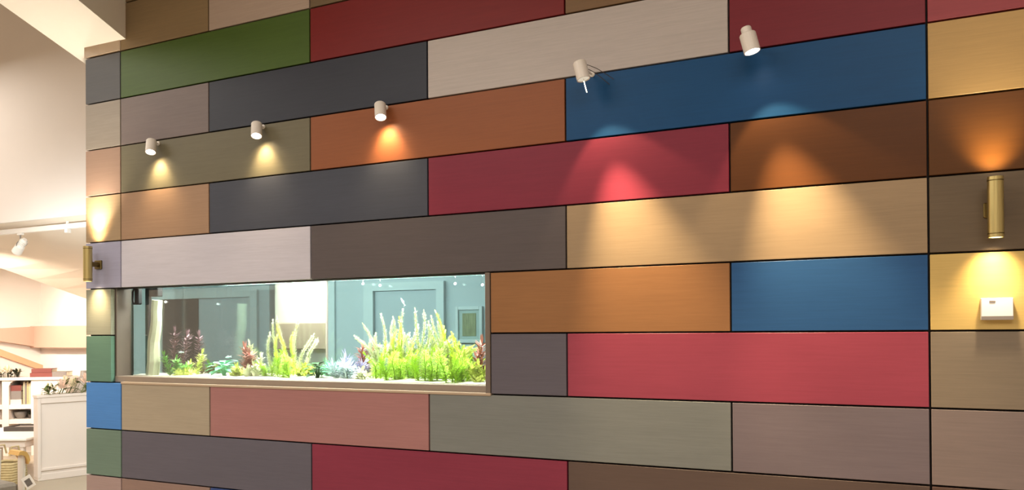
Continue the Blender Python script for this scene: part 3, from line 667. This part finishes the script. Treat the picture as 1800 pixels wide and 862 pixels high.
# arched corner fillet of the niche
bm = bm_new(); a_ = sx(13.5); zt = SH - .033
prism(bm, [(a_, .002, zt), (a_ + .09, .002, zt), (a_ + .05, .002, zt - .012), (a_ + .02, .002, zt - .035), (a_, .002, zt - .08)], (0, .05, 0)); finish('arch_corner', bm, M['white_lac'], t)
R2 = Matrix.Rotation(ang2, 4, 'Z')
def onshelf(px, yy, z): return Vector((sa.x, sa.y, 0)) + (R2 @ Vector((sx(px), yy, z)))
def book(px0, px1, py0, py1, m, label, yy=.03, dep=.2, name='book', vert=False, rzx=0):
    wd = (px1 - px0) / 210 * SL; hh = (py1 - py0) / F * 9.55; z = bz(py1)
    t = thing(name, onshelf((px0 + px1) / 2, yy, z), label, 'book', rz=ang2 + rzx)
    if vert:
        finish('cover', box(bm_new(), (-wd / 2, 0, 0), (wd / 2, dep, hh), bevel=.002), M[m], t)
        finish('pages', box(bm_new(), (-wd / 2 + .003, .006, hh - .004), (wd / 2 - .003, dep - .004, hh + .002)), M['paper'], t)
    else:
        for z0, z1 in ((0, .006), (hh - .006, hh)): finish('cover', box(bm_new(), (-wd / 2, 0, z0), (wd / 2, dep, z1), bevel=.001), M[m], t)
        finish('pages', box(bm_new(), (-wd / 2 + .005, .004, .005), (wd / 2 - .004, dep - .004, hh - .005)), M['paper'], t)
        finish('spine', box(bm_new(), (-wd / 2 - .002, -.004, 0), (wd / 2 + .002, .005, hh), bevel=.002), M[m], t)
zb = 664
book(48, 87, 656.5, zb, 'book_red', 'wide red brown book lying on the bookcase top', .06, .25)
book(50, 85, 649.5, 656.5, 'book_red', 'tilted red brown book lying on another book on the bookcase', .075, .22, rzx=.05)
book(88, 113, 655, zb, 'book_grey', 'thin grey book lying on the bookcase top', .05, .22)
book(15, 33, 678, 688, 'book_red', 'red box book on top of the stack in the niche', .04, .22)
book(15, 33, 688, 703, 'book_grey', 'grey thick book in the stack in the niche', .04, .22)
book(15, 34.3, 703, 712, 'paper', 'white book at the bottom of the niche stack', .03, .24)
for i, (m_, l_) in enumerate((('book_cream', 'pale cream'), ('book_grey', 'grey'), ('basket', 'straw coloured'), ('book_cream', 'light cream'), ('paper', 'off-white'))):
    book(36 + i * 3.2, 39 + i * 3.2, 672 + (i % 2) * 3, 712, m_, l_ + ' upright book in the bookcase, %s in the row' % ('first', 'second', 'third', 'fourth', 'fifth')[i], .05, .2, vert=True)
# bowl in the lower niche, pot plant
c = onshelf(27, .13, bz(738)); t = thing('bowl', c, 'grey ceramic bowl in the lower niche of the bookcase', 'bowl')
finish('bowl_body', lathe(bm_new(), [(.036, 0), (.045, .01), (.066, .045), (.078, .09), (.073, .09), (.062, .048), (.036, .015)], 24, cap=False), M['stone_c'], t, True)
finish('foot', lathe(bm_new(), [(.040, -.001), (.040, .012)], 24), M['stone_c'], t)
c = onshelf(46.2, .1, bz(738)); t = thing('potted_plant', c, 'small dark leafy plant in the lower niche of the bookcase', 'plant')
finish('pot', lathe(bm_new(), [(.02, 0), (.027, .05), (.024, .05)], 16), M['book_dark'], t)
b = bm_new(); rg = random.Random(8)
for i in range(40): leaf(b, (rg.uniform(-.012, .012), rg.uniform(-.012, .012), .04 + rg.uniform(0, .04)), (rg.uniform(-.7, .7), rg.uniform(-.7, .7), rg.uniform(.2, 1)), (0, 0, 1), .036, .02, .2, 2)
finish('leaves', b, M['leaf_d'], t)
rs = [(-.13, 0, .07, .06), (-.02, -.03, .08, .065), (.07, .03, .06, .05), (-.06, .06, .1, .055)]
lv = [(rng.uniform(-.12, .13), rng.uniform(-.07, .07), rng.uniform(.03, .07), rng.uniform(.06, .10)) for i in range(40)]
bouquet('flower_arrangement', onshelf(8, .14, SH - .004), ang2, 'white roses with dark leaves on the bookcase top', rs, lv, 'leaf_d', rng, ('rose',))
# grey vase behind the planter
c = onshelf(159, -.2, 0); 
t = thing('floor_vase', (c.x, c.y, 0), 'tall dark grey vase showing beside the wall end above the roses', 'vase')
finish('vase_body', lathe(bm_new(), [(.10, 0), (.14, .2), (.15, .5), (.11, .85), (.05, 1.0), (.045, 1.06), (.04, 1.06)], 24), M['stone_c'], t, True)

# low white table
ta = atD(-70, 760, 8.3); TZ = .44
t = thing('low_table', (ta.x, ta.y, 0), 'low white table with thick top in front of the bookcase', 'table', rz=YAW)
TW, TD = .92, .95
finish('top', box(bm_new(), (0, -.34, TZ - .03), (TW, TD - .36, TZ), bevel=.006), M['white_top'], t)
finish('apron', box(bm_new(), (.03, -.31, TZ - .1), (TW - .03, TD - .39, TZ - .03), bevel=.004), M['white_lac'], t)
for x in (.05, TW - .1):
    for y in (-.3, TD - .45): finish('leg', box(bm_new(), (x, y, 0), (x + .05, y + .05, TZ - .09), bevel=.003), M['white_lac'], t)
R3 = Matrix.Rotation(YAW, 4, 'Z')
c = ta + R3 @ Vector((.62, .36, 0)); t = thing('dark_tray', (c.x, c.y, TZ), 'dark flat tray of papers lying on the low white table', 'tray', rz=YAW)
finish('base', box(bm_new(), (-.3, -.14, 0), (.26, .14, .018), bevel=.003), M['book_dark'], t)
for lo_, hi_ in (((-.3, -.14, .01), (.26, -.125, .05)), ((-.3, .125, .01), (.26, .14, .05)), ((-.3, -.125, .01), (-.285, .125, .05)), ((.245, -.125, .01), (.26, .125, .05))): finish('rim', box(bm_new(), lo_, hi_, bevel=.002), M['book_dark'], t)
finish('papers', box(bm_new(), (-.27, -.11, .016), (.22, .11, .035)), M['book_grey'], t)

# armchair with beech arms
ca = atD(36, 800, 5.55); AZ = .655
t = thing('armchair', (ca.x, ca.y, 0), 'pale armchair with light wooden arms beside the wall end', 'chair', rz=YAW + 1.0)
def cb(name, lo_, hi_, m, bev=.006): return finish(name, box(bm_new(), lo_, hi_, bevel=bev), M[m], t)
# local x right (arm on the right at x=0), y away
bm = bm_new(); sec = [(-.03, .02), (-.008, .022), (.014, .012), (.03, -.015), (.038, -.05)]
prism(bm, [(x, -.06, AZ + z) for x, z in sec] + [(x - .012, -.06, AZ + z - .028) for x, z in sec[::-1]], (0, .15, 0)); finish('armrest', bm, M['wood'], t)
bm = bm_new(); prism(bm, [(x - .56, -.06, AZ + z) for x, z in [(-a, b) for a, b in sec]] + [(x - .56, -.06, AZ + z - .028) for x, z in [(-a + .012, b) for a, b in sec[::-1]]], (0, .15, 0)); finish('armrest', bm, M['wood'], t)
for x in (.0, -.58):
    finish('leg', tube(bm_new(), [(x, -.02, AZ - .01), (x - .004, -.02, .4), (x + .012, -.035, 0)], .026, 10, .018), M['white_lac'], t)
    finish('leg', tube(bm_new(), [(x, .34, AZ + .0), (x, .36, .3), (x, .40, 0)], .024, 10, .018), M['white_lac'], t)
cb('seat', (-.56, -.02, .36), (-.02, .42, .45), 'fabric', .02)
finish('backrest', tube(bm_new(), [(-.60, .36, AZ + .01), (-.3, .44, AZ + .03), (-.02, .36, AZ + .01)], .035, 12), M['white_lac'], t)
for k in range(5): finish('back_spindle', tube(bm_new(), [(-.5 + k * .1, .41, .43), (-.5 + k * .1, .42, AZ + .01)], .008, 8), M['white_lac'], t)
# price tag hanging on the chair leg
c = atD(50, 848, 5.5); t = thing('paper_tag', c, 'white tilted card tag with grey print hanging on the chair', 'tag', rz=YAW)
Rt = Matrix.Rotation(math.radians(-32), 4, 'Y')
finish('card', box(bm_new(), (-.036, -.002, -.045), (.036, .002, .045), Rt, bevel=.001), M['tagwhite'], t)
finish('print', box(bm_new(), (-.022, -.0032, -.028), (.022, -.001, .022), Rt), M['tagprint'], t)
finish('string', tube(bm_new(), [Rt @ Vector((0, 0, .043)), (-.04, .02, .08), (-.058, .05, .1)], .0014, 5), M['paper'], t)
# straw basket behind the chair
c = atD(14, 800, 7.0); t = thing('straw_basket', (c.x, c.y, 0), 'tall straw basket standing behind the armchair', 'basket')
for k in range(16):
    z = .015 + k * .022; r = .11 + .03 * math.sin(k / 15 * PI * .8)
    b = tube(bm_new(), [(r * math.cos(a * PI / 8), r * math.sin(a * PI / 8), z + .004 * math.sin(a * 2.0)) for a in range(17)], .015, 6); finish('coil', b, M['basket'], t, True)
finish('bottom', lathe(bm_new(), [(.11, 0), (.11, .02)], 20), M['basket'], t)
for s in (-1, 1): finish('handle', tube(bm_new(), [(s * .1, -.05, .42), (s * .1, -.03, .5), (s * .1, .03, .5), (s * .1, .05, .42)], .008, 6), M['basket'], t)
